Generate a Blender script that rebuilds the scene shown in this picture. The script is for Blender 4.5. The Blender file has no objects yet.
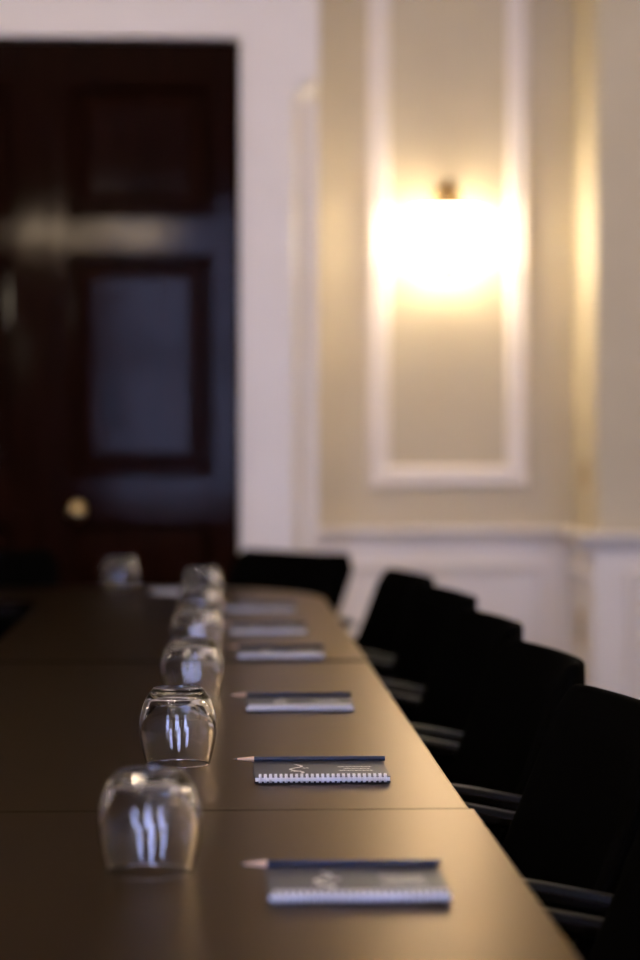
import bpy, bmesh, math, random
from mathutils import Vector, Matrix
random.seed(7)
C = bpy.context.scene.collection
SC = bpy.context.scene
PI = math.pi
WALL_FILL = 62; ROUGH = .335; SCE = 48; CHE = 130; WIN_L = 15
TZ = 0.74            # table height

# ------------------------------------------------------------------ materials
def mat(name, color, rough=0.5, metal=0.0, spec=0.5, coat=0.0, coat_rough=0.1, ior=1.5,
        noise=0.0, nscale=40.0, bump=0.0, stretch=(1, 1, 1), emit=None, estr=0.0, trans=0.0, rvar=0.0):
    m = bpy.data.materials.new(name); m.use_nodes = True
    nt = m.node_tree; b = nt.nodes['Principled BSDF']
    b.inputs['Base Color'].default_value = (*color, 1)
    b.inputs['Roughness'].default_value = rough
    b.inputs['Metallic'].default_value = metal
    b.inputs['Specular IOR Level'].default_value = spec
    b.inputs['Coat Weight'].default_value = coat
    b.inputs['Coat Roughness'].default_value = coat_rough
    b.inputs['IOR'].default_value = ior
    b.inputs['Transmission Weight'].default_value = trans
    if emit:
        b.inputs['Emission Color'].default_value = (*emit, 1)
        b.inputs['Emission Strength'].default_value = estr
    if noise or bump or rvar:
        tc = nt.nodes.new('ShaderNodeTexCoord'); mp = nt.nodes.new('ShaderNodeMapping')
        mp.inputs['Scale'].default_value = stretch
        nz = nt.nodes.new('ShaderNodeTexNoise'); nz.inputs['Scale'].default_value = nscale
        nz.inputs['Detail'].default_value = 5
        nt.links.new(tc.outputs['Object'], mp.inputs['Vector']); nt.links.new(mp.outputs[0], nz.inputs['Vector'])
        if noise:
            rp = nt.nodes.new('ShaderNodeValToRGB')
            rp.color_ramp.elements[0].position = 0.3; rp.color_ramp.elements[1].position = 0.7
            rp.color_ramp.elements[0].color = (*[c * (1 - noise) for c in color], 1)
            rp.color_ramp.elements[1].color = (*[min(1, c * (1 + noise)) for c in color], 1)
            nt.links.new(nz.outputs['Fac'], rp.inputs[0]); nt.links.new(rp.outputs[0], b.inputs['Base Color'])
        if bump:
            bp = nt.nodes.new('ShaderNodeBump'); bp.inputs['Strength'].default_value = bump
            bp.inputs['Distance'].default_value = 0.002
            nt.links.new(nz.outputs['Fac'], bp.inputs['Height']); nt.links.new(bp.outputs[0], b.inputs['Normal'])
        if rvar:
            mr = nt.nodes.new('ShaderNodeMapRange')
            mr.inputs['To Min'].default_value = rough * (1 - rvar); mr.inputs['To Max'].default_value = rough * (1 + rvar)
            nt.links.new(nz.outputs['Fac'], mr.inputs['Value']); nt.links.new(mr.outputs[0], b.inputs['Roughness'])
    return m

M = {}
M['wall_cream'] = mat('cream_paint', (0.55, 0.475, 0.325), 0.55, noise=0.03, nscale=6, bump=0.03)
M['white'] = mat('white_gloss_paint', (0.78, 0.725, 0.665), 0.4, noise=0.02, nscale=5)
M['rear'] = mat('dark_oak_panelling', (0.07, 0.045, 0.03), 0.45, noise=0.3, nscale=8, stretch=(6, 6, .6))
M['ceiling'] = mat('ceiling_paint', (0.22, 0.205, 0.185), 0.8, noise=0.02, nscale=4)
M['carpet'] = mat('dark_carpet', (0.018, 0.015, 0.016), 0.95, spec=0.1, noise=0.4, nscale=220, bump=0.6)
M['door'] = mat('mahogany', (0.010, 0.0032, 0.0018), 0.08, spec=0.045, noise=0.45, nscale=9, bump=0.15, stretch=(5, 5, 0.5), rvar=0.3)
M['table'] = mat('wenge_veneer', (0.004, 0.003, 0.0024), ROUGH, metal=1.0, noise=0.3, nscale=14, stretch=(14, 0.8, 1))
M['table'].node_tree.nodes['Principled BSDF'].inputs['Specular Tint'].default_value = (.90, .75, .61, 1)   # brown tint put into the sheen colour to warm the reflected light
M['table_edge'] = mat('wenge_edge', (0.020, 0.013, 0.009), 0.35, noise=0.25, nscale=20)
M['gap'] = mat('dark_joint', (0.01, 0.01, 0.014), 0.4)
M['fabric'] = mat('black_fabric', (0.0009, 0.0008, 0.0008), 0.9, spec=0.02, noise=0.3, nscale=300, bump=0.3)
M['leather'] = mat('black_arm_pad', (0.004, 0.004, 0.004), 0.5, spec=0.25, bump=0.1, nscale=200)
M['chrome'] = mat('black_lacquer', (0.003, 0.0025, 0.002), 0.24, spec=0.17, rvar=0.2, nscale=30)
M['brass'] = mat('brass', (0.62, 0.43, 0.17), 0.28, metal=1.0, rvar=0.2, nscale=30)
M['dark_brass'] = mat('darkened_brass', (0.20, 0.12, 0.045), 0.4, metal=1.0, rvar=0.2, nscale=30)  # brass darkened in colour so the finials show against the lamp's glow
M['glass'] = mat('clear_glass', (1, 1, 1), 0.0, ior=1.47, trans=1.0)
M['cover'] = mat('slate_blue_cover', (0.040, 0.042, 0.062), 0.45, spec=0.35, noise=0.05, nscale=60)
M['backcover'] = mat('navy_cover', (0.006, 0.009, 0.022), 0.5, noise=0.05, nscale=60)
M['paper'] = mat('white_paper', (0.80, 0.80, 0.84), 0.8, noise=0.08, nscale=900, stretch=(0.02, 0.02, 1))
M['wire'] = mat('white_coated_wire', (0.82, 0.82, 0.86), 0.3, spec=0.5, noise=0.02, nscale=50)
M['ink'] = mat('pale_print', (0.85, 0.85, 0.86), 0.5, noise=0.05, nscale=200)
M['pencil'] = mat('navy_lacquer', (0.007, 0.018, 0.050), 0.3, noise=0.05, nscale=60)
M['wood'] = mat('bare_cedar', (0.72, 0.50, 0.36), 0.6, noise=0.12, nscale=120, stretch=(0.2, 1, 1))
M['lead'] = mat('graphite', (0.03, 0.03, 0.035), 0.4, metal=0.3, noise=0.1)
M['shade'] = mat('lit_glass_shade', (0.9, 0.85, 0.75), 0.5, emit=(1.0, 0.84, 0.62), estr=SCE, noise=0.01)
M['lining'] = mat('added_white_lining', (0.85, 0.80, 0.70), 0.8, noise=0.01)
M['shade2'] = mat('lit_chandelier_shade', (0.9, 0.85, 0.75), 0.5, emit=(1.0, 0.76, 0.52), estr=CHE, noise=0.01)
M['plastic'] = mat('ivory_plastic', (0.55, 0.47, 0.40), 0.4, noise=0.02)
M['pane'] = mat('window_pane', (1, 1, 1), 0.0, ior=1.01, trans=1.0, spec=0.2)

# ------------------------------------------------------------------ mesh helpers
def obj(name, bm, m, parent=None, smooth=False, loc=None, bevel=0.0, seg=2):
    me = bpy.data.meshes.new(name)
    bmesh.ops.recalc_face_normals(bm, faces=bm.faces)
    bm.to_mesh(me); bm.free()
    o = bpy.data.objects.new(name, me); C.objects.link(o)
    me.materials.append(m)
    if smooth:
        for p in me.polygons: p.use_smooth = True
    if parent is not None: o.parent = parent
    if loc is not None: o.location = loc
    if bevel:
        md = o.modifiers.new('bevel', 'BEVEL'); md.width = bevel; md.segments = seg
        md.limit_method = 'ANGLE'; md.angle_limit = math.radians(40)
        md.harden_normals = False
    return o

def tag(o, label=None, cat=None, group=None, kind=None):
    if label: o['label'] = label
    if cat: o['category'] = cat
    if group: o['group'] = group
    if kind: o['kind'] = kind
    return o

def empty(name, loc=(0, 0, 0), rz=0.0, **k):
    o = bpy.data.objects.new(name, None); C.objects.link(o)
    o.location = loc; o.rotation_euler = (0, 0, rz); o.empty_display_size = 0.1
    return tag(o, **k)

def copy_tree(o, parent=None):
    c = o.copy(); C.objects.link(c)
    if parent is not None: c.parent = parent
    for ch in list(o.children): copy_tree(ch, c)
    return c

def box(bm, x0, x1, y0, y1, z0, z1):
    v = [bm.verts.new(p) for p in ((x0, y0, z0), (x1, y0, z0), (x1, y1, z0), (x0, y1, z0),
                                   (x0, y0, z1), (x1, y0, z1), (x1, y1, z1), (x0, y1, z1))]
    for f in ((0, 3, 2, 1), (4, 5, 6, 7), (0, 1, 5, 4), (1, 2, 6, 5), (2, 3, 7, 6), (3, 0, 4, 7)):
        bm.faces.new([v[i] for i in f])
    return bm

def bx(*a): return box(bmesh.new(), *a)

def lathe(bm, prof, n=48, c=(0, 0, 0), axis='z', closed=False):
    rings = []
    for (r, z) in prof:
        if r < 1e-6:
            p = (0, 0, z)
            rings.append([bm.verts.new(_ax(p, axis, c))])
        else:
            rings.append([bm.verts.new(_ax((r * math.cos(2 * PI * k / n), r * math.sin(2 * PI * k / n), z), axis, c)) for k in range(n)])
    pairs = list(zip(rings, rings[1:]))
    if closed: pairs.append((rings[-1], rings[0]))
    for a, b in pairs:
        if len(a) == 1 and len(b) == 1: continue
        for k in range(n):
            k2 = (k + 1) % n
            if len(a) == 1: bm.faces.new((a[0], b[k], b[k2]))
            elif len(b) == 1: bm.faces.new((a[k], a[k2], b[0]))
            else: bm.faces.new((a[k], a[k2], b[k2], b[k]))
    return bm

def _ax(p, axis, c):
    x, y, z = p
    if axis == 'y': x, y, z = x, z, y
    elif axis == 'x': x, y, z = z, x, y
    return (x + c[0], y + c[1], z + c[2])

def tube(bm, pts, r, n=10, closed=False, prof=None):
    """sweep a round (or given flat) section along pts"""
    P = [Vector(p) for p in pts]; rings = []
    up = Vector((0, 0, 1)); N = len(P)
    prev = None
    for i, p in enumerate(P):
        if closed: t = (P[(i + 1) % N] - P[i - 1])
        else: t = P[min(i + 1, N - 1)] - P[max(i - 1, 0)]
        t.normalize()
        if prev is None:
            a = t.cross(up)
            if a.length < 1e-3: a = t.cross(Vector((1, 0, 0)))
        else:
            a = prev - t * prev.dot(t)
        a.normalize(); prev = a
        b = t.cross(a)
        sec = prof or [(r * math.cos(2 * PI * k / n), r * math.sin(2 * PI * k / n)) for k in range(n)]
        rings.append([bm.verts.new(p + a * u + b * v) for u, v in sec])
    n = len(rings[0])
    pr = list(zip(rings, rings[1:]))
    if closed: pr.append((rings[-1], rings[0]))
    for A, B in pr:
        for k in range(n): bm.faces.new((A[k], A[(k + 1) % n], B[(k + 1) % n], B[k]))
    if not closed:
        bm.faces.new(rings[0][::-1]); bm.faces.new(rings[-1])
    return bm

def prism(bm, poly, z0, z1):
    a = [bm.verts.new((x, y, z0)) for x, y in poly]; b = [bm.verts.new((x, y, z1)) for x, y in poly]
    bm.faces.new(a[::-1]); bm.faces.new(b)
    n = len(poly)
    for k in range(n): bm.faces.new((a[k], a[(k + 1) % n], b[(k + 1) % n], b[k]))
    return bm

def fillet(pts, r, n=6):
    out = []; P = [Vector(p) for p in pts]
    for i, p in enumerate(P):
        if i in (0, len(P) - 1): out.append(p); continue
        d0 = (P[i - 1] - p); d1 = (P[i + 1] - p)
        rr = min(r, d0.length * .45, d1.length * .45)
        a = p + d0.normalized() * rr; b = p + d1.normalized() * rr
        for k in range(n + 1):
            t = k / n
            out.append(a * (1 - t) ** 2 + p * 2 * t * (1 - t) + b * t * t)
    return out

def frame_moulding(bm, x0, x1, z0, z1, y, steps):
    """picture-frame moulding on a wall facing -y; steps = [(inset, projection)...] profile from outer edge inwards"""
    rings = []
    for ins, pr in steps:
        rings.append([bm.verts.new(p) for p in ((x0 + ins, y - pr, z0 + ins), (x1 - ins, y - pr, z0 + ins),
                                                (x1 - ins, y - pr, z1 - ins), (x0 + ins, y - pr, z1 - ins))])
    for A, B in zip(rings, rings[1:]):
        for k in range(4): bm.faces.new((A[k], A[(k + 1) % 4], B[(k + 1) % 4], B[k]))
    return bm

def rail_x(bm, x0, x1, y, prof):
    """moulding run along x on a wall facing -y; prof = [(projection, z)...]"""
    a = [bm.verts.new((x0, y - p, z)) for p, z in prof]; b = [bm.verts.new((x1, y - p, z)) for p, z in prof]
    n = len(prof)
    for k in range(n - 1): bm.faces.new((a[k], a[k + 1], b[k + 1], b[k]))
    bm.faces.new(a); bm.faces.new(b[::-1])
    return bm

def rail_y(bm, y0, y1, x, prof, s=-1):
    a = [bm.verts.new((x + s * p, y0, z)) for p, z in prof]; b = [bm.verts.new((x + s * p, y1, z)) for p, z in prof]
    n = len(prof)
    for k in range(n - 1): bm.faces.new((a[k], a[k + 1], b[k + 1], b[k]))
    bm.faces.new(a); bm.faces.new(b[::-1])
    return bm

S = dict(kind='structure')
def struct(name, bm, m, bevel=0.0, parent=None, smooth=False):
    o = obj(name, bm, m, parent, bevel=bevel, smooth=smooth)
    if parent is None: tag(o, kind='structure')
    return o

# ------------------------------------------------------------------ the room
XL, XR, YB, ZC = -4.2, 3.2, -3.0, 3.3
YF, YA = 7.14, 7.60                     # projecting wall plane, alcove wall plane
AX0, AX1 = 0.331, 1.209                 # alcove
DX0, DX1, DZ = -1.175, 0.079, 2.375     # door opening
RT = 0.822                              # chair rail top
struct('floor', bx(XL - .2, XR + .2, YB - .2, YA + .3, -0.05, 0), M['carpet'])
struct('ceiling', bx(XL - .2, XR + .2, YB - .2, YA + .3, ZC, ZC + .1), M['ceiling'])
struct('wall_left', bx(XL - .2, XL, YB - .2, YA + .3, 0, ZC), M['rear'])
struct('wall_right', bx(XR, XR + .2, YB - .2, YA + .3, 0, ZC), M['wall_cream'])

# door wall (painted white joinery), with the opening
b = bmesh.new()
box(b, DX0 - .25, DX0, YF, YA + .2, 0, ZC)
box(b, DX0, DX1, YF, YA + .2, DZ, ZC); box(b, DX0, DX1, YF + .25, YA + .2, 0, DZ)
struct('wall_door_side', b, M['white'])
struct('wall_far_left', bx(XL, DX0 - .25, YF + .01, YA + .2, 0, ZC), M['rear'])
# alcove
struct('wall_alcove', bx(AX0 - .003, AX1 + .003, YA, YA + .2, 0, ZC), M['wall_cream'])
struct('wall_far_right', bx(AX1, XR, YF, YA + .2, 0, ZC), M['wall_cream'])

# white dado below the rail (thin boarding fixed on the walls)
struct('wall_dado_alcove', bx(AX0, AX1 - .012, YA - .012, YA, 0, RT - .01), M['white'])
struct('wall_dado_right', bx(AX1 - .012, XR, YF - .012, YF, 0, RT - .01), M['white'])
struct('wall_dado_return', bx(AX1 - .012, AX1, YF, YA, 0, RT - .01), M['white'])
RP = [(0.0, RT), (.040, RT), (.046, RT - .006), (.046, RT - .014), (.034, RT - .022), (.026, RT - .034), (.020, RT - .046), (.0, RT - .05)]
b = bmesh.new(); rail_x(b, AX0, AX1 - .012, YA - .0125, RP); struct('trim_1', b, M['white'])
b = bmesh.new(); rail_x(b, AX1 - .012 - .046, XR, YF - .0125, RP); struct('trim_2', b, M['white'])
b = bmesh.new(); rail_y(b, YF - .012, YA - .02, AX1 - .0125, RP); struct('trim_3', b, M['white'])
ST = [(0, 0), (.004, .012), (.016, .018), (.026, .010), (.034, .008), (.040, .0)]
b = bmesh.new(); frame_moulding(b, AX0 + .07, AX1 - .09, .20, .705, YA - .012, ST); struct('trim_4', b, M['white'])
b = bmesh.new(); frame_moulding(b, AX1 + .09, XR - .1, .20, .705, YF - .012, ST); struct('trim_5', b, M['white'])
SK = [(0, .16), (.010, .158), (.016, .145), (.020, .12), (.020, 0), (0, 0)]
b = bmesh.new(); rail_x(b, AX0, AX1 - .03, YA - .012, SK); struct('baseboard_alcove', b, M['white'])
b = bmesh.new(); rail_x(b, AX1 - .03, XR, YF - .012, SK); struct('baseboard_right', b, M['white'])
b = bmesh.new(); rail_x(b, XL, DX0 - .25, YF + .01, SK); struct('baseboard_far_left', b, M['rear'])
# return moulding on the right projection below the rail
b = bmesh.new(); rail_y(b, YF - .004, YA - .03, AX1 - .012, [(0, .70), (.014, .696), (.018, .68), (.010, .665), (0, .66)]); struct('trim_6', b, M['white'])
# the tall wall panel frame around the lamp
PS = [(0, 0), (.0, .010), (.008, .022), (.020, .026), (.028, .020), (.040, .018), (.052, .024), (.062, .020), (.074, .006), (.074, 0)]
b = bmesh.new(); frame_moulding(b, .512, 1.053, .955, 3.02, YA, PS); struct('trim_7', b, M['white'])

# hollow chamfer on the outer corner of the door pier, run out into a square corner by a sloped stop
def pier(k):
    """k = 0 square corner ... 1 full hollow"""
    c0, c1, d = .245, AX0 - .003, .085
    q = [(DX1, YF), (c0, YF)]
    for i in range(1, 10):
        t = PI / 2 * i / 10
        hx, hy = c1 - (c1 - c0) * math.cos(t), YF + d * math.sin(t)
        sxx, syy = (c0 + (c1 - c0) * min(1, i / 5), YF + d * max(0, (i - 5) / 5))
        q.append((hx * k + sxx * (1 - k), hy * k + syy * (1 - k)))
    return q + [(c1, YF + d), (c1, YA + .2), (DX1, YA + .2)]
b = bmesh.new(); rings = []
for z, k in ((0, 1), (2.17, 1), (2.19, .92), (2.225, .35), (2.25, 0), (ZC, 0)):
    rings.append([b.verts.new((x, y, z)) for x, y in pier(k)])
for A, B in zip(rings, rings[1:]):
    for k in range(len(A)): b.faces.new((A[k], A[(k + 1) % len(A)], B[(k + 1) % len(A)], B[k]))
b.faces.new(rings[0][::-1]); b.faces.new(rings[-1])
struct('wall_door_pier', b, M['white'])
# narrow inner architrave bead around the door opening
b = bmesh.new()
box(b, DX1, DX1 + .035, YF - .010, YF, 0, DZ + .035); box(b, DX0 - .035, DX0, YF - .010, YF, 0, DZ + .035)
box(b, DX0, DX1, YF - .010, YF, DZ, DZ + .035); struct('trim_10', b, M['white'], bevel=.004)
# cornice
CP = [(0, ZC - .16), (.02, ZC - .16), (.03, ZC - .13), (.07, ZC - .07), (.13, ZC - .03), (.14, ZC), (0, ZC)]
b = bmesh.new(); rail_x(b, XL, AX0, YF, CP); struct('trim_11', b, M['white'])
b = bmesh.new(); rail_x(b, AX1, XR, YF, CP); struct('trim_12', b, M['white'])

# double door
def panel(bm, x0, x1, z0, z1, y, depth=.018):
    """recessed, fielded panel seen from -y: sloped moulding down to a raised field"""
    steps = [(0, 0.010), (.006, .014), (.018, .008), (.030, -.014), (.034, -.014), (.075, -.002), (.080, -.002)]
    frame_moulding(bm, x0, x1, z0, z1, y, steps)
    i = .080
    v = [bm.verts.new(p) for p in ((x0 + i, y + .002, z0 + i), (x1 - i, y + .002, z0 + i), (x1 - i, y + .002, z1 - i), (x0 + i, y + .002, z1 - i))]
    bm.faces.new(v)
door = tag(empty('door_1', ((DX0 + DX1) / 2, YF + .06, 0)), kind='structure')
DW = (DX1 - DX0) / 2
def leaf(s):
    lf = empty('door_leaf', (s * DW / 2, 0, 0)); lf.parent = door
    w = DW / 2 - .002
    b = bmesh.new()
    st = .085
    zs = [0.012, .20, .86, 1.00, 1.70, 1.82, 2.24, DZ - .004]
    # stiles and rails
    box(b, -w, -w + st, -.022, .022, zs[0], zs[7]); box(b, w - st, w, -.022, .022, zs[0], zs[7])
    for a, c in ((zs[0], zs[1]), (zs[2], zs[3]), (zs[4], zs[5]), (zs[6], zs[7])): box(b, -w + st, w - st, -.022, .022, a, c)
    obj('door_frame', b, M['door'], lf, bevel=.003)
    for a, c in ((zs[1], zs[2]), (zs[3], zs[4]), (zs[5], zs[6])):
        b = bmesh.new(); panel(b, -w + st, w - st, a, c, -.020); box(b, -w + st, w - st, .018, .020, a, c)
        obj('door_panel', b, M['door'], lf)
    return lf
lL = leaf(-1); lR = leaf(1)
b = bx(-.022, .022, -.036, -.021, .012, DZ - .006); obj('astragal', b, M['door'], lL, loc=(DW / 2, 0, 0), bevel=.006)
for s, lf in ((1, lR),):
    kx = -s * (DW / 2 - .115)
    b = bmesh.new(); lathe(b, [(0, .0), (.026, .0), (.026, .004), (.012, .008), (.009, .03), (.016, .036), (.027, .045), (.030, .056), (.026, .067), (.014, .073), (0, .075)], 28, axis='y')
    for v in b.verts: v.co.y = -v.co.y
    k = obj('door_knob', b, M['brass'], lf, smooth=True, loc=(kx, -.022, .895))
    if s > 0: k['label'] = 'round brass knob'

# rear wall with tall windows behind the photographer
WIN = [(-4.0, -2.8), (-.85, .3), (1.95, 3.05)]
WZ0, WZ1 = 0.6, 2.95
b = bmesh.new()
xs = [XL] + [v for w in WIN for v in w] + [XR]
for i in range(0, len(xs), 2): box(b, xs[i], xs[i + 1], YB - .2, YB, 0, ZC)
for a, c in WIN: box(b, a, c, YB - .2, YB, 0, WZ0); box(b, a, c, YB - .2, YB, WZ1, ZC)
struct('wall_rear', b, M['rear'])
for i, (a, c) in enumerate(WIN):
    w = tag(empty('window_%d' % (i + 1), ((a + c) / 2, YB - .08, WZ0)), kind='structure')
    h = (c - a) / 2; H = WZ1 - WZ0; f = min(.06, h * .3)
    b = bmesh.new()
    box(b, -h, -h + f, -.03, .03, 0, H); box(b, h - f, h, -.03, .03, 0, H)
    box(b, -h + f, h - f, -.03, .03, 0, .07); box(b, -h + f, h - f, -.03, .03, H - .06, H)
    box(b, -h + f, h - f, -.025, .025, H / 2 - .03, H / 2 + .03); (h > .2) and box(b, -.014, .014, -.02, .02, .07, H - .06)
    obj('sash', b, M['white'], w, bevel=.004)
    obj('pane', bx(-h + f, h - f, -.003, .003, .07, H - .06), M['pane'], w)
    obj('window_sill', bx(-h - .05, h + .05, .082, .16, -.04, 0.0), M['white'], w, bevel=.006)

# ------------------------------------------------------------------ wall lamp
def make_sconce():
    """mounted on a wall at local y = 0, lamp stands out to -y; z=0 at shade middle"""
    r = empty('wall_sconce')
    b = bmesh.new(); lathe(b, [(0, 0), (.045, 0), (.045, .006), (.036, .012), (.018, .016), (0, .018)], 32, axis='y')
    for v in b.verts: v.co.y = -v.co.y
    obj('backplate', b, M['brass'], r, smooth=True, loc=(0, 0, .135))
    yc = -.072
    b = bmesh.new()
    tube(b, fillet([(0, -.012, .135), (0, -.07, .15), (0, yc, .20), (0, yc, .10)], .05, 8), .006, 10)
    obj('arm', b, M['brass'], r, smooth=True)
    # half-drum shade: bowed front open above, below and towards the wall, with an unseen lining added to keep its glow off the wall
    R, hh = .128, .090; D = .10
    def half(off, flip):
        b = bmesh.new(); n = 40; zz = [(-1, .94), (-.5, .985), (0, 1), (.5, .985), (1, .94)]; rows = []
        for h, q in zz:
            rows.append([b.verts.new(((R * q - off) * math.cos(PI * k / n), -.028 - (D * q - off) * math.sin(PI * k / n), h * hh)) for k in range(n + 1)])
        for A, B in zip(rows, rows[1:]):
            for k in range(n): b.faces.new((A[k], A[k + 1], B[k + 1], B[k]))
        return b
    s = obj('lamp_shade', half(0, 0), M['shade'], r, smooth=True); s['label'] = 'glowing white half-round shade'
    obj('added_lining', half(.003, 1), M['lining'], s, smooth=True)
    yc = -.072
    b = bmesh.new(); lathe(b, [(.010, .088), (.034, .094), (.036, .104), (.022, .112), (.012, .120), (.013, .138), (.017, .146), (.013, .154), (.011, .166), (.015, .176), (.011, .186), (0, .190)], 24)
    lathe(b, [(.004, -.12), (.004, .12)], 10)
    obj('finial', b, M['dark_brass'], r, smooth=True, loc=(0, yc, 0))
    b = bmesh.new(); lathe(b, [(.004, -.094), (.020, -.102), (.026, -.114), (.022, -.126), (.010, -.136), (0, -.142)], 24)
    obj('finial', b, M['dark_brass'], r, smooth=True, loc=(0, yc, 0))
    # spider holding the shade
    b = bmesh.new()
    tube(b, [(-R * .93, -.03, .096), (R * .93, -.03, .096)], .0022, 6); tube(b, [(0, -.028 - D * .93, .096), (0, -.012, .096)], .0022, 6)
    obj('shade_spider', b, M['brass'], r)
    return r
SCZ = 1.112 + 207 * 7.47 / 2267
sx = (450.5 - 214.6) * 7.46 / 2267
sc = make_sconce(); sc.location = (sx, YA, SCZ)
tag(sc, 'lit brass wall lamp with a glowing white shade inside the white moulded wall panel', 'wall lamp', 'brass wall lamps')
for loc, rz, lab in (((-1.8, YB, SCZ), PI, 'added brass wall lamp on the dark rear wall beside the corner window'),  # unseen wall lamps, added to light the room and the glasses
                     ((1.2, YB, SCZ), PI, 'added brass wall lamp on the dark rear wall beside the chair-side window'),
                     ((XL, 5.0, SCZ), PI / 2, 'added brass wall lamp on the dark panelled wall beyond the hollow of the table'),
                     ((XR, 4.4, SCZ), -PI / 2, 'added brass wall lamp on the cream wall behind the chair row')):
    d = copy_tree(sc); d.location = loc; d.rotation_euler = (0, 0, rz); d['label'] = lab

def lamp(name, loc, power, color=(1.0, .83, .60), size=.03):
    l = bpy.data.lights.new(name, 'POINT'); l.energy = power; l.color = color; l.shadow_soft_size = size
    o = bpy.data.objects.new(name, l); C.objects.link(o); o.location = loc
    return o
lamp('sconce_bulb', (sx, YA - .07, SCZ - .02), 9)
lamp('sconce_bulb', (-1.8, YB + .08, SCZ), 2.0)  # bulb of an added rear lamp, for light from the front
lamp('sconce_bulb', (1.2, YB + .08, SCZ), 2.0)  # bulb of the other added rear lamp

# ------------------------------------------------------------------ chandelier over the table
ch = tag(empty('chandelier', (-.70, 1.3, 2.20)), 'brass chandelier with six lit shades hanging over the dark table', 'chandelier')
b = bmesh.new(); lathe(b, [(0, -.12), (.02, -.11), (.03, -.08), (.018, -.05), (.04, 0), (.05, .03), (.02, .06), (.012, .12), (.012, ZC - 2.20 - .04)], 24)
lathe(b, [(.06, ZC - 2.20 - .04), (.07, ZC - 2.20 - .01), (.07, ZC - 2.20)], 24)
obj('stem', b, M['brass'], ch, smooth=True)
for k in range(6):
    a = k * PI / 3 + .2
    ca, sa = math.cos(a), math.sin(a)
    b = bmesh.new()
    tube(b, fillet([(ca * .03, sa * .03, .02), (ca * .16, sa * .16, -.08), (ca * .36, sa * .36, -.06), (ca * .36, sa * .36, .04)], .09, 8), .007, 8)
    lathe(b, [(0, .03), (.03, .035), (.034, .042), (.01, .05), (.01, .10)], 16, (ca * .36, sa * .36, 0))
    arm = obj('arm', b, M['brass'], ch, smooth=True)
    b = bmesh.new(); lathe(b, [(.035, .155), (.058, .065), (.055, .065), (.032, .155)], 24, (ca * .36, sa * .36, 0), closed=True)
    obj('lamp_shade', b, M['shade2'], arm, smooth=True)
lamp('chandelier_glow', (-.70, 1.3, 2.50), 2, (1.0, .82, .66), .12)

# small unseen lights added at the ceiling for warm glints in the glasses, two rows
for x in (-2.3, -1.0, 1.0, 2.3):
    for y in (3.2, 5.6):
        l = bpy.data.lights.new('glint_light', 'AREA'); l.shape = 'DISK'; l.size = .07
        l.energy = 4.0; l.color = (1.0, .80, .58)
        o = bpy.data.objects.new('glint_light', l); C.objects.link(o); o.location = (x, y, ZC - .004)
# unseen fill spots added to brighten the door wall and the alcove
for x in (-2.3, -.6, .9, 2.3):
    l = bpy.data.lights.new('wall_fill', 'SPOT'); l.energy = WALL_FILL; l.color = (1.0, .79, .66)
    l.spot_size = math.radians(96); l.spot_blend = 1.0; l.shadow_soft_size = .12
    o = bpy.data.objects.new('wall_fill', l); C.objects.link(o); o.location = (x, 4.3, ZC - .06)
    o.rotation_euler = Vector((0, 3.0, -1.95)).to_track_quat('-Z', 'Y').to_euler()

# ------------------------------------------------------------------ the table: three modules
TT = .030
def module(name, poly, legs, label, up=0.0):
    t = tag(empty(name, (0, 0, 0)), label, 'table', 'conference table sections')
    obj('tabletop', prism(bmesh.new(), poly, TZ - TT, TZ + up), M['table'], t, bevel=.0018)
    for (x0, x1, y0, y1) in legs:
        obj('leg', bx(x0, x1, y0, y1, 0, TZ - TT - .0005), M['table_edge'], t, bevel=.003)
    return t
XI, XO = -.40, .257
g = .0004
module('conference_table', [(XI, .71), (XO + .005, .71), (XO + .005, 2.28 - g), (XI, 2.28 - g)],
       [(-.30, -.24, .85, 2.1), (-.20, -.14, .85, 2.1)], 'dark brown table section holding the glass and notepad in front of the first joint')
module('conference_table', [(XI, 2.28 + g), (XO, 2.28 + g), (XO, 3.82 - g), (XI, 3.82 - g)],
       [(-.30, -.24, 2.45, 3.7), (-.20, -.14, 2.45, 3.7)], 'dark brown table section between the two joints in the top')
JY = 3.82; UP = .0022
R = .46; YE = 5.78; YC = 5.24
poly = [(XI, 3.82 + g), (XO, 3.82 + g), (XO, YE - R)]
for k in range(1, 17):
    a = PI / 2 * k / 16
    poly.append((XO - R + R * math.cos(a), YE - R + R * math.sin(a)))
poly += [(-2.0, YE), (-2.0, YC), (XI - .05, YC), (XI - .02, YC - .01), (XI - .005, YC - .03), (XI, YC - .07)]
module('conference_table', poly, [(-.30, -.24, 4.0, 5.2), (-.20, -.14, 4.0, 5.2), (-1.8, -.7, 5.5, 5.56)],
       'dark brown table end section with a rounded outer corner, nearest the dark doors', UP)

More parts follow.
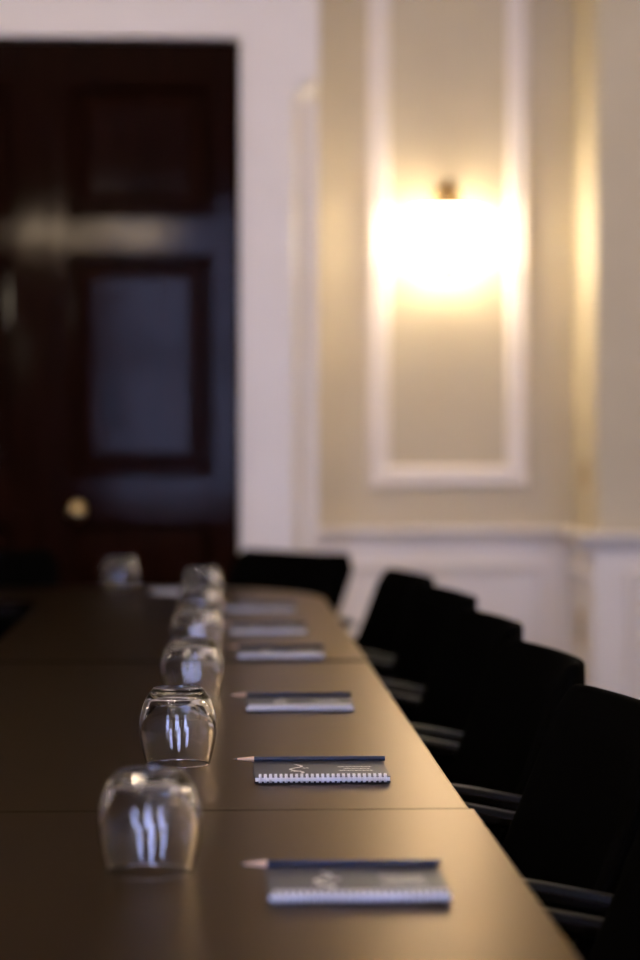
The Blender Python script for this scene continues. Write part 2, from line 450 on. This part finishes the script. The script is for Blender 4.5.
# ------------------------------------------------------------------ tumblers, standing upside down
def make_tumbler():
    outer = [(0.0368, 0), (.0382, .004), (.0414, .0165), (.0440, .0300), (.0447, .0400), (.0438, .0530), (.0411, .0655), (.0365, .0765), (.0315, .0835), (.0290, .0866), (.0270, .0876), (.020, .0873), (0, .0866)]
    inner = [(0, .0806), (.020, .0804), (.0258, .0792), (.0328, .0736), (.0376, .0640), (.0408, .0525), (.0420, .0400), (.0415, .0300), (.0391, .0165), (.0361, .004), (.0350, 0), (.0358, -.0003)]
    # smooth the profile with a Catmull-Rom pass
    def cr(P, n=3):
        out = []
        for i in range(len(P) - 1):
            p0 = P[max(i - 1, 0)]; p1 = P[i]; p2 = P[i + 1]; p3 = P[min(i + 2, len(P) - 1)]
            for k in range(n):
                t = k / n
                f = lambda a, b, c, d: .5 * ((2 * b) + (c - a) * t + (2 * a - 5 * b + 4 * c - d) * t * t + (3 * b - a - 3 * c + d) * t ** 3)
                out.append((max(0, f(p0[0], p1[0], p2[0], p3[0])), f(p0[1], p1[1], p2[1], p3[1])))
        out.append(P[-1]); return out
    prof = cr(outer) + cr(inner)[0:]
    b = bmesh.new(); lathe(b, prof, 72, closed=True)
    bmesh.ops.remove_doubles(b, verts=b.verts, dist=1e-6)
    return obj('tumbler', b, M['glass'], None, smooth=True)
GL = [(-.0565, 1.955, 'clear upturned tumbler in front of the first joint, beside the largest-looking notepad'),
      (-.043, 2.612, 'clear upturned tumbler in sharp focus, second in the line of glasses'),
      (-.033, 3.26, 'clear upturned tumbler partly hidden by the sharply focused glass, third in the line'),
      (-.031, 3.90, 'clear upturned tumbler by the joint in the table, fourth in the line of glasses'),
      (-.030, 4.47, 'clear upturned tumbler in the blurred cluster, fifth in the line of glasses'),
      (-.029, 5.08, 'clear upturned tumbler at the end of the line of glasses, topmost in the blurred cluster'),
      (-.232, 5.52, 'clear upturned tumbler standing alone in front of the dark doors')]
g0 = make_tumbler()
for i, (x, y, lab) in enumerate(GL):
    o = g0 if i == 0 else g0.copy()
    if i: C.objects.link(o)
    o.location = (x, y, TZ + .0006 + (UP if y > 3.82 else 0)); o.rotation_euler = (0, 0, .4 * i)
    tag(o, lab, 'glass', 'upturned tumblers on the table')

# ------------------------------------------------------------------ notepads and pencils
PW, PD = .148, .122
def make_pad():
    r = empty('notepad')
    obj('back_cover', bx(-PW / 2, PW / 2, 0, PD, .0004, .0026), M['backcover'], r, bevel=.0004)
    obj('page_block', bx(-PW / 2 + .0008, PW / 2 - .0008, .0006, PD - .001, .0026, .0068), M['paper'], r)
    fc = obj('front_cover', bx(-PW / 2, PW / 2, 0, PD, .0068, .0075), M['cover'], r, bevel=.0003)
    # pale printed marks: an upright squiggle and a short line of scribbles
    b = bmesh.new(); z = .00755
    def stroke(pts, w):
        pts = [Vector((x, y, z)) for x, y in pts]
        tube(b, pts, 0, prof=[(-w, -.00003), (w, -.00003), (w, .00003), (-w, .00003)])
    ox = -.026
    sq = [(ox + .004 * math.sin(k * .55) + .0035 * math.cos(k * .37), .026 + .0036 * k) for k in range(20)]
    stroke(sq, .0017)
    stroke([(ox - .007 + .0016 * k, .042 + .004 * math.sin(k * 1.4)) for k in range(9)], .0013)
    stroke([(ox + .006 + .0014 * k, .066 + .003 * math.sin(k * 2.0)) for k in range(6)], .0012)
    obj('printed_emblem', b, M['ink'], fc)
    b = bmesh.new()
    for row, x0, n in ((.046, .020, 28), (.060, .026, 22), (.074, .020, 28)):
        stroke([(x0 + .0014 * k, row + .0022 * math.sin(k * 2.1) + .0008 * math.sin(k * 5.3)) for k in range(n)], .0010)
    obj('printed_line', b, M['ink'], fc)
    # twin-loop wire binding along the near long edge
    b = bmesh.new(); npitch = 25
    for k in range(npitch):
        for d in (-.0008, .0008):
            x = -PW / 2 + .006 + (PW - .012) * k / (npitch - 1) + d
            pts = [(x, .0014 + .0040 * math.cos(a), .0057 + .0044 * math.sin(a)) for a in [2 * PI * q / 18 for q in range(18)]]
            tube(b, pts, .0008, 6, closed=True)
    obj('wire_binding', b, M['wire'], r, smooth=True)
    return r
PADS = [(.1165, 1.814, 0, 'blue wire-bound notepad beside the front-most glass, largest looking of the row'),
        (.1165, 2.453, .0, 'blue wire-bound notepad in sharp focus just behind the first table joint'),
        (.1165, 3.108, .005, 'blue wire-bound notepad, third of the row, in front of the second joint'),
        (.112, 3.838, -.004, 'blue wire-bound notepad lying just behind the second table joint'),
        (.102, 4.330, .01, 'blurred wire-bound notepad, second one behind the second table joint'),
        (.098, 4.900, -.01, 'blurred wire-bound notepad by the rounded table corner in front of the black end chair'),
        (-.082, 5.475, .02, 'blurred wire-bound notepad behind the cluster of glasses at the table end')]
pad0 = make_pad()
for i, (x, y, rz, lab) in enumerate(PADS):
    o = pad0 if i == 0 else copy_tree(pad0)
    o.location = (x, y, TZ + (UP if y > 3.82 else 0)); o.rotation_euler = (0, 0, rz)
    tag(o, lab, 'notepad', 'wire-bound notepads on the table')

def make_pencil():
    r = empty('pencil'); L, q = .173, .0032
    b = bmesh.new(); lathe(b, [(0, 0), (q, 0), (q, L - .024)], 6, axis='x')
    for f in list(b.faces): pass
    o = obj('shaft', b, M['pencil'], r, bevel=.0004); 
    b = bmesh.new(); lathe(b, [(q * .97, 0), (.0011, .0190), (0, .0190)], 18, axis='x'); o = obj('sharpened_wood', b, M['wood'], r, loc=(L - .024, 0, 0))
    b = bmesh.new(); lathe(b, [(.0011, 0), (.0003, .0046), (0, .005)], 12, axis='x'); o = obj('lead', b, M['lead'], r, loc=(L - .005, 0, 0))
    return r
p0 = make_pencil(); hz = .0038 * math.cos(PI / 6)
PL = ['front-most navy pencil, behind the largest looking notepad', 'navy pencil in sharp focus along the far edge of the sharp notepad',
      'navy pencil behind the third notepad of the row', 'navy pencil behind the notepad just behind the second joint',
      'blurred navy pencil behind the second notepad past the second joint', 'blurred navy pencil behind the notepad by the rounded table corner']
for i, lab in enumerate(PL):
    x, y, rz, _ = PADS[i]
    o = p0 if i == 0 else copy_tree(p0)
    a = PI + rz + random.uniform(-.006, .006)
    o.location = (x + .0765, y + PD - .0036, TZ + .0075 + .0031 + (UP if y > 3.8 else 0))
    o.rotation_euler = (0, 0, a)
    tag(o, lab, 'pencil', 'navy pencils behind the notepads')

# ------------------------------------------------------------------ chairs
def make_chair():
    r = empty('conference_chair')
    # backrest: curved, reclined upholstered shell
    W = .225; n, m = 17, 12; T = .034
    b = bmesh.new(); grid = {}
    def pt(u, v, side):
        # u in -1..1 across, v 0..1 up
        zt = .815 + .008 * u * u - .046 * max(0, abs(u) - .86) ** 2 / .0196
        z = .47 + (zt - .47) * v
        w = W * (.92 + .08 * v)
        x = w * u
        y = .185 + .085 * v - (.055 + .05 * (1 - v)) * abs(u) ** 2.2 + side
        return Vector((x, y, z))
    for s in (0, 1):
        for i in range(n):
            for j in range(m):
                u = -1 + 2 * i / (n - 1); v = j / (m - 1)
                edge = max(abs(u), abs(2 * v - 1)); th = T * (1 - .55 * max(0, (edge - .85) / .15) ** 2)
                grid[s, i, j] = b.verts.new(pt(u, v, th / 2 * (1 if s else -1)))
    for i in range(n - 1):
        for j in range(m - 1):
            b.faces.new((grid[0, i, j], grid[0, i + 1, j], grid[0, i + 1, j + 1], grid[0, i, j + 1]))
            b.faces.new((grid[1, i, j], grid[1, i, j + 1], grid[1, i + 1, j + 1], grid[1, i + 1, j]))
    for i in range(n - 1):
        b.faces.new((grid[0, i, 0], grid[1, i, 0], grid[1, i + 1, 0], grid[0, i + 1, 0]))
        b.faces.new((grid[0, i, m - 1], grid[0, i + 1, m - 1], grid[1, i + 1, m - 1], grid[1, i, m - 1]))
    for j in range(m - 1):
        b.faces.new((grid[0, 0, j], grid[0, 0, j + 1], grid[1, 0, j + 1], grid[1, 0, j]))
        b.faces.new((grid[0, n - 1, j], grid[1, n - 1, j], grid[1, n - 1, j + 1], grid[0, n - 1, j + 1]))
    o = obj('backrest', b, M['fabric'], r, smooth=True, bevel=.008, seg=3)
    # seat cushion
    b = bmesh.new(); rows = []
    pr = [(0, .0), (.9, .0), (1, .12), (1, .75), (.95, .93), (.85, 1.0), (0, 1.03)]
    n = 40
    for q, h in pr:
        ring = []
        if q == 0: ring = [b.verts.new((0, -.02, .405 + .065 * h))]
        else:
            for k in range(n):
                a = 2 * PI * k / n; ca, sa = math.cos(a), math.sin(a)
                sx_ = abs(ca) ** .35 * (1 if ca >= 0 else -1); sy_ = abs(sa) ** .35 * (1 if sa >= 0 else -1)
                ring.append(b.verts.new((.235 * q * sx_ , -.02 + .215 * q * sy_, .405 + .065 * h)))
        rows.append(ring)
    for A, B in zip(rows, rows[1:]):
        for k in range(n):
            k2 = (k + 1) % n
            if len(A) == 1: b.faces.new((A[0], B[k2], B[k]))
            elif len(B) == 1: b.faces.new((A[k], A[k2], B[0]))
            else: b.faces.new((A[k], A[k2], B[k2], B[k]))
    obj('seat', b, M['fabric'], r, smooth=True)
    # steel cantilever frame
    XA = .262
    b = bmesh.new()
    pts = fillet([(-XA, .17, .645), (-XA, -.22, .672), (-XA, -.25, .40), (-XA, -.27, .012), (-XA, .20, .012), (XA, .20, .012), (XA, -.27, .012), (XA, -.25, .40), (XA, -.22, .672), (XA, .17, .645)], .06, 8)
    tube(b, pts, .010, 10)
    obj('frame', b, M['fabric'], r, smooth=True)
    b = bmesh.new()
    for s in (-1, 1): tube(b, fillet([(s * .19, .02, .40), (s * .19, .20, .405), (s * .19, .215, .50)], .06, 6), .011, 8)
    tube(b, [(-XA, -.245, .398), (XA, -.245, .398)], .010, 8)
    obj('seat_bracket', b, M['fabric'], r, smooth=True)
    for s in (-1, 1):
        # flat polished arm with a black pad let into the middle of its top
        path = fillet([(s * XA, -.20, .676), (s * XA, .03, .672), (s * XA, .175, .642)], .10, 10)
        w, h = .019, .005
        a = obj('armrest', tube(bmesh.new(), path, 0, prof=[(-w, -h), (w, -h), (w, h), (-w, h)]), M['chrome'], r, bevel=.002)
        path2 = [p + Vector((0, 0, .006)) for p in path]
        w2, h2 = .012, .006
        a2 = obj('arm_pad', tube(bmesh.new(), path2, 0, prof=[(-w2, -h2), (w2, -h2), (w2, h2), (-w2, h2)]), M['leather'], a, bevel=.003)
    return r
CH = [(4.97, .13, -.025, 'black armchair of the side row next to the rounded table corner, whole back edge showing'),
      (4.36, .08, .0, 'black armchair of the side row, second from the rounded table corner'),
      (3.72, .08, .0, 'black armchair of the side row, third from the rounded table corner'),
      (3.11, .08, .0, 'black armchair of the side row, fourth from the rounded table corner'),
      (2.49, .08, .0, 'black armchair of the side row, fifth from the rounded table corner, cut by the frame'),
      (1.87, .08, .0, 'black armchair of the side row beside the front-most notepad, only its arm in view')]
c0 = make_chair()
for i, (y, rz, dx, lab) in enumerate(CH):
    o = c0 if i == 0 else copy_tree(c0)
    o.location = (.222 + dx, y, 0); o.rotation_euler = (0, 0, -PI / 2 + rz)
    tag(o, lab, 'chair', 'black armchairs around the table')
for x, y, rz, lab in ((.042, 5.86, -.84, 'black armchair at the table end in front of the white door casing'),
                      (-.63, 5.86, .05, 'black armchair at the table end in front of the dark doors')):
    o = copy_tree(c0); o.location = (x, y, 0); o.rotation_euler = (0, 0, rz)
    tag(o, lab, 'chair', 'black armchairs around the table')

# ------------------------------------------------------------------ switch and socket on the return wall
YM = 7.37
sw = tag(empty('light_switch', (AX1, YM, 1.0)), 'small brass light switch on the bright return wall above the chair rail', 'switch')
obj('plate', bx(-.006, 0, -.043, .043, -.043, .043), M['brass'], sw, bevel=.002)
obj('toggle', bx(-.016, -.005, -.006, .006, -.004, .010), M['brass'], sw, bevel=.002)
so = tag(empty('wall_socket', (AX1 - .012, YM, .50)), 'dull wall socket low on the white return wall below the chair rail', 'socket')
obj('plate', bx(-.008, 0, -.043, .043, -.06, .06), M['brass'], so, bevel=.002)
obj('socket_insert', bx(-.011, -.007, -.022, .022, -.022, .022), M['plastic'], so, bevel=.002)

# ------------------------------------------------------------------ daylight, camera, view
w = bpy.data.worlds.new('World'); SC.world = w; w.use_nodes = True
bg = w.node_tree.nodes['Background']
bg.inputs['Color'].default_value = (.48, .55, 1.0, 1); bg.inputs['Strength'].default_value = WIN_L
for a, c in WIN:
    l = bpy.data.lights.new('window_portal', 'AREA'); l.shape = 'RECTANGLE'; l.size = c - a; l.size_y = WZ1 - WZ0
    l.cycles.is_portal = True
    o = bpy.data.objects.new('window_portal', l); C.objects.link(o)
    o.location = ((a + c) / 2, YB - .15, (WZ0 + WZ1) / 2); o.rotation_euler = (PI / 2, 0, PI)
    o.rotation_euler = Vector((0, 1, 0)).to_track_quat('-Z', 'Z').to_euler()

cam = bpy.data.cameras.new('camera'); co = bpy.data.objects.new('camera', cam); C.objects.link(co)
cam.sensor_fit = 'VERTICAL'; cam.sensor_height = 36.0; cam.lens = 85.0
co.location = (0, 0, TZ + .372)
pitch = math.atan(39 / 2267); yaw = math.radians(2.65)
co.rotation_euler = (PI / 2 - pitch, 0, -yaw)
cam.clip_start = .05
cam.dof.use_dof = True; cam.dof.focus_distance = 2.52; cam.dof.aperture_fstop = 2.9; cam.dof.aperture_blades = 0
SC.camera = co
SC.view_settings.view_transform = 'Standard'; SC.view_settings.look = 'None'
SC.view_settings.exposure = 0.0; SC.view_settings.gamma = 1.0; SC.view_settings.use_curve_mapping = False
cy = SC.cycles
cy.max_bounces = 14; cy.diffuse_bounces = 5; cy.glossy_bounces = 6; cy.transmission_bounces = 14
cy.use_denoising = True; cy.caustics_reflective = False; cy.caustics_refractive = True; cy.blur_glossy = 0.3
cy.sample_clamp_indirect = 20.0
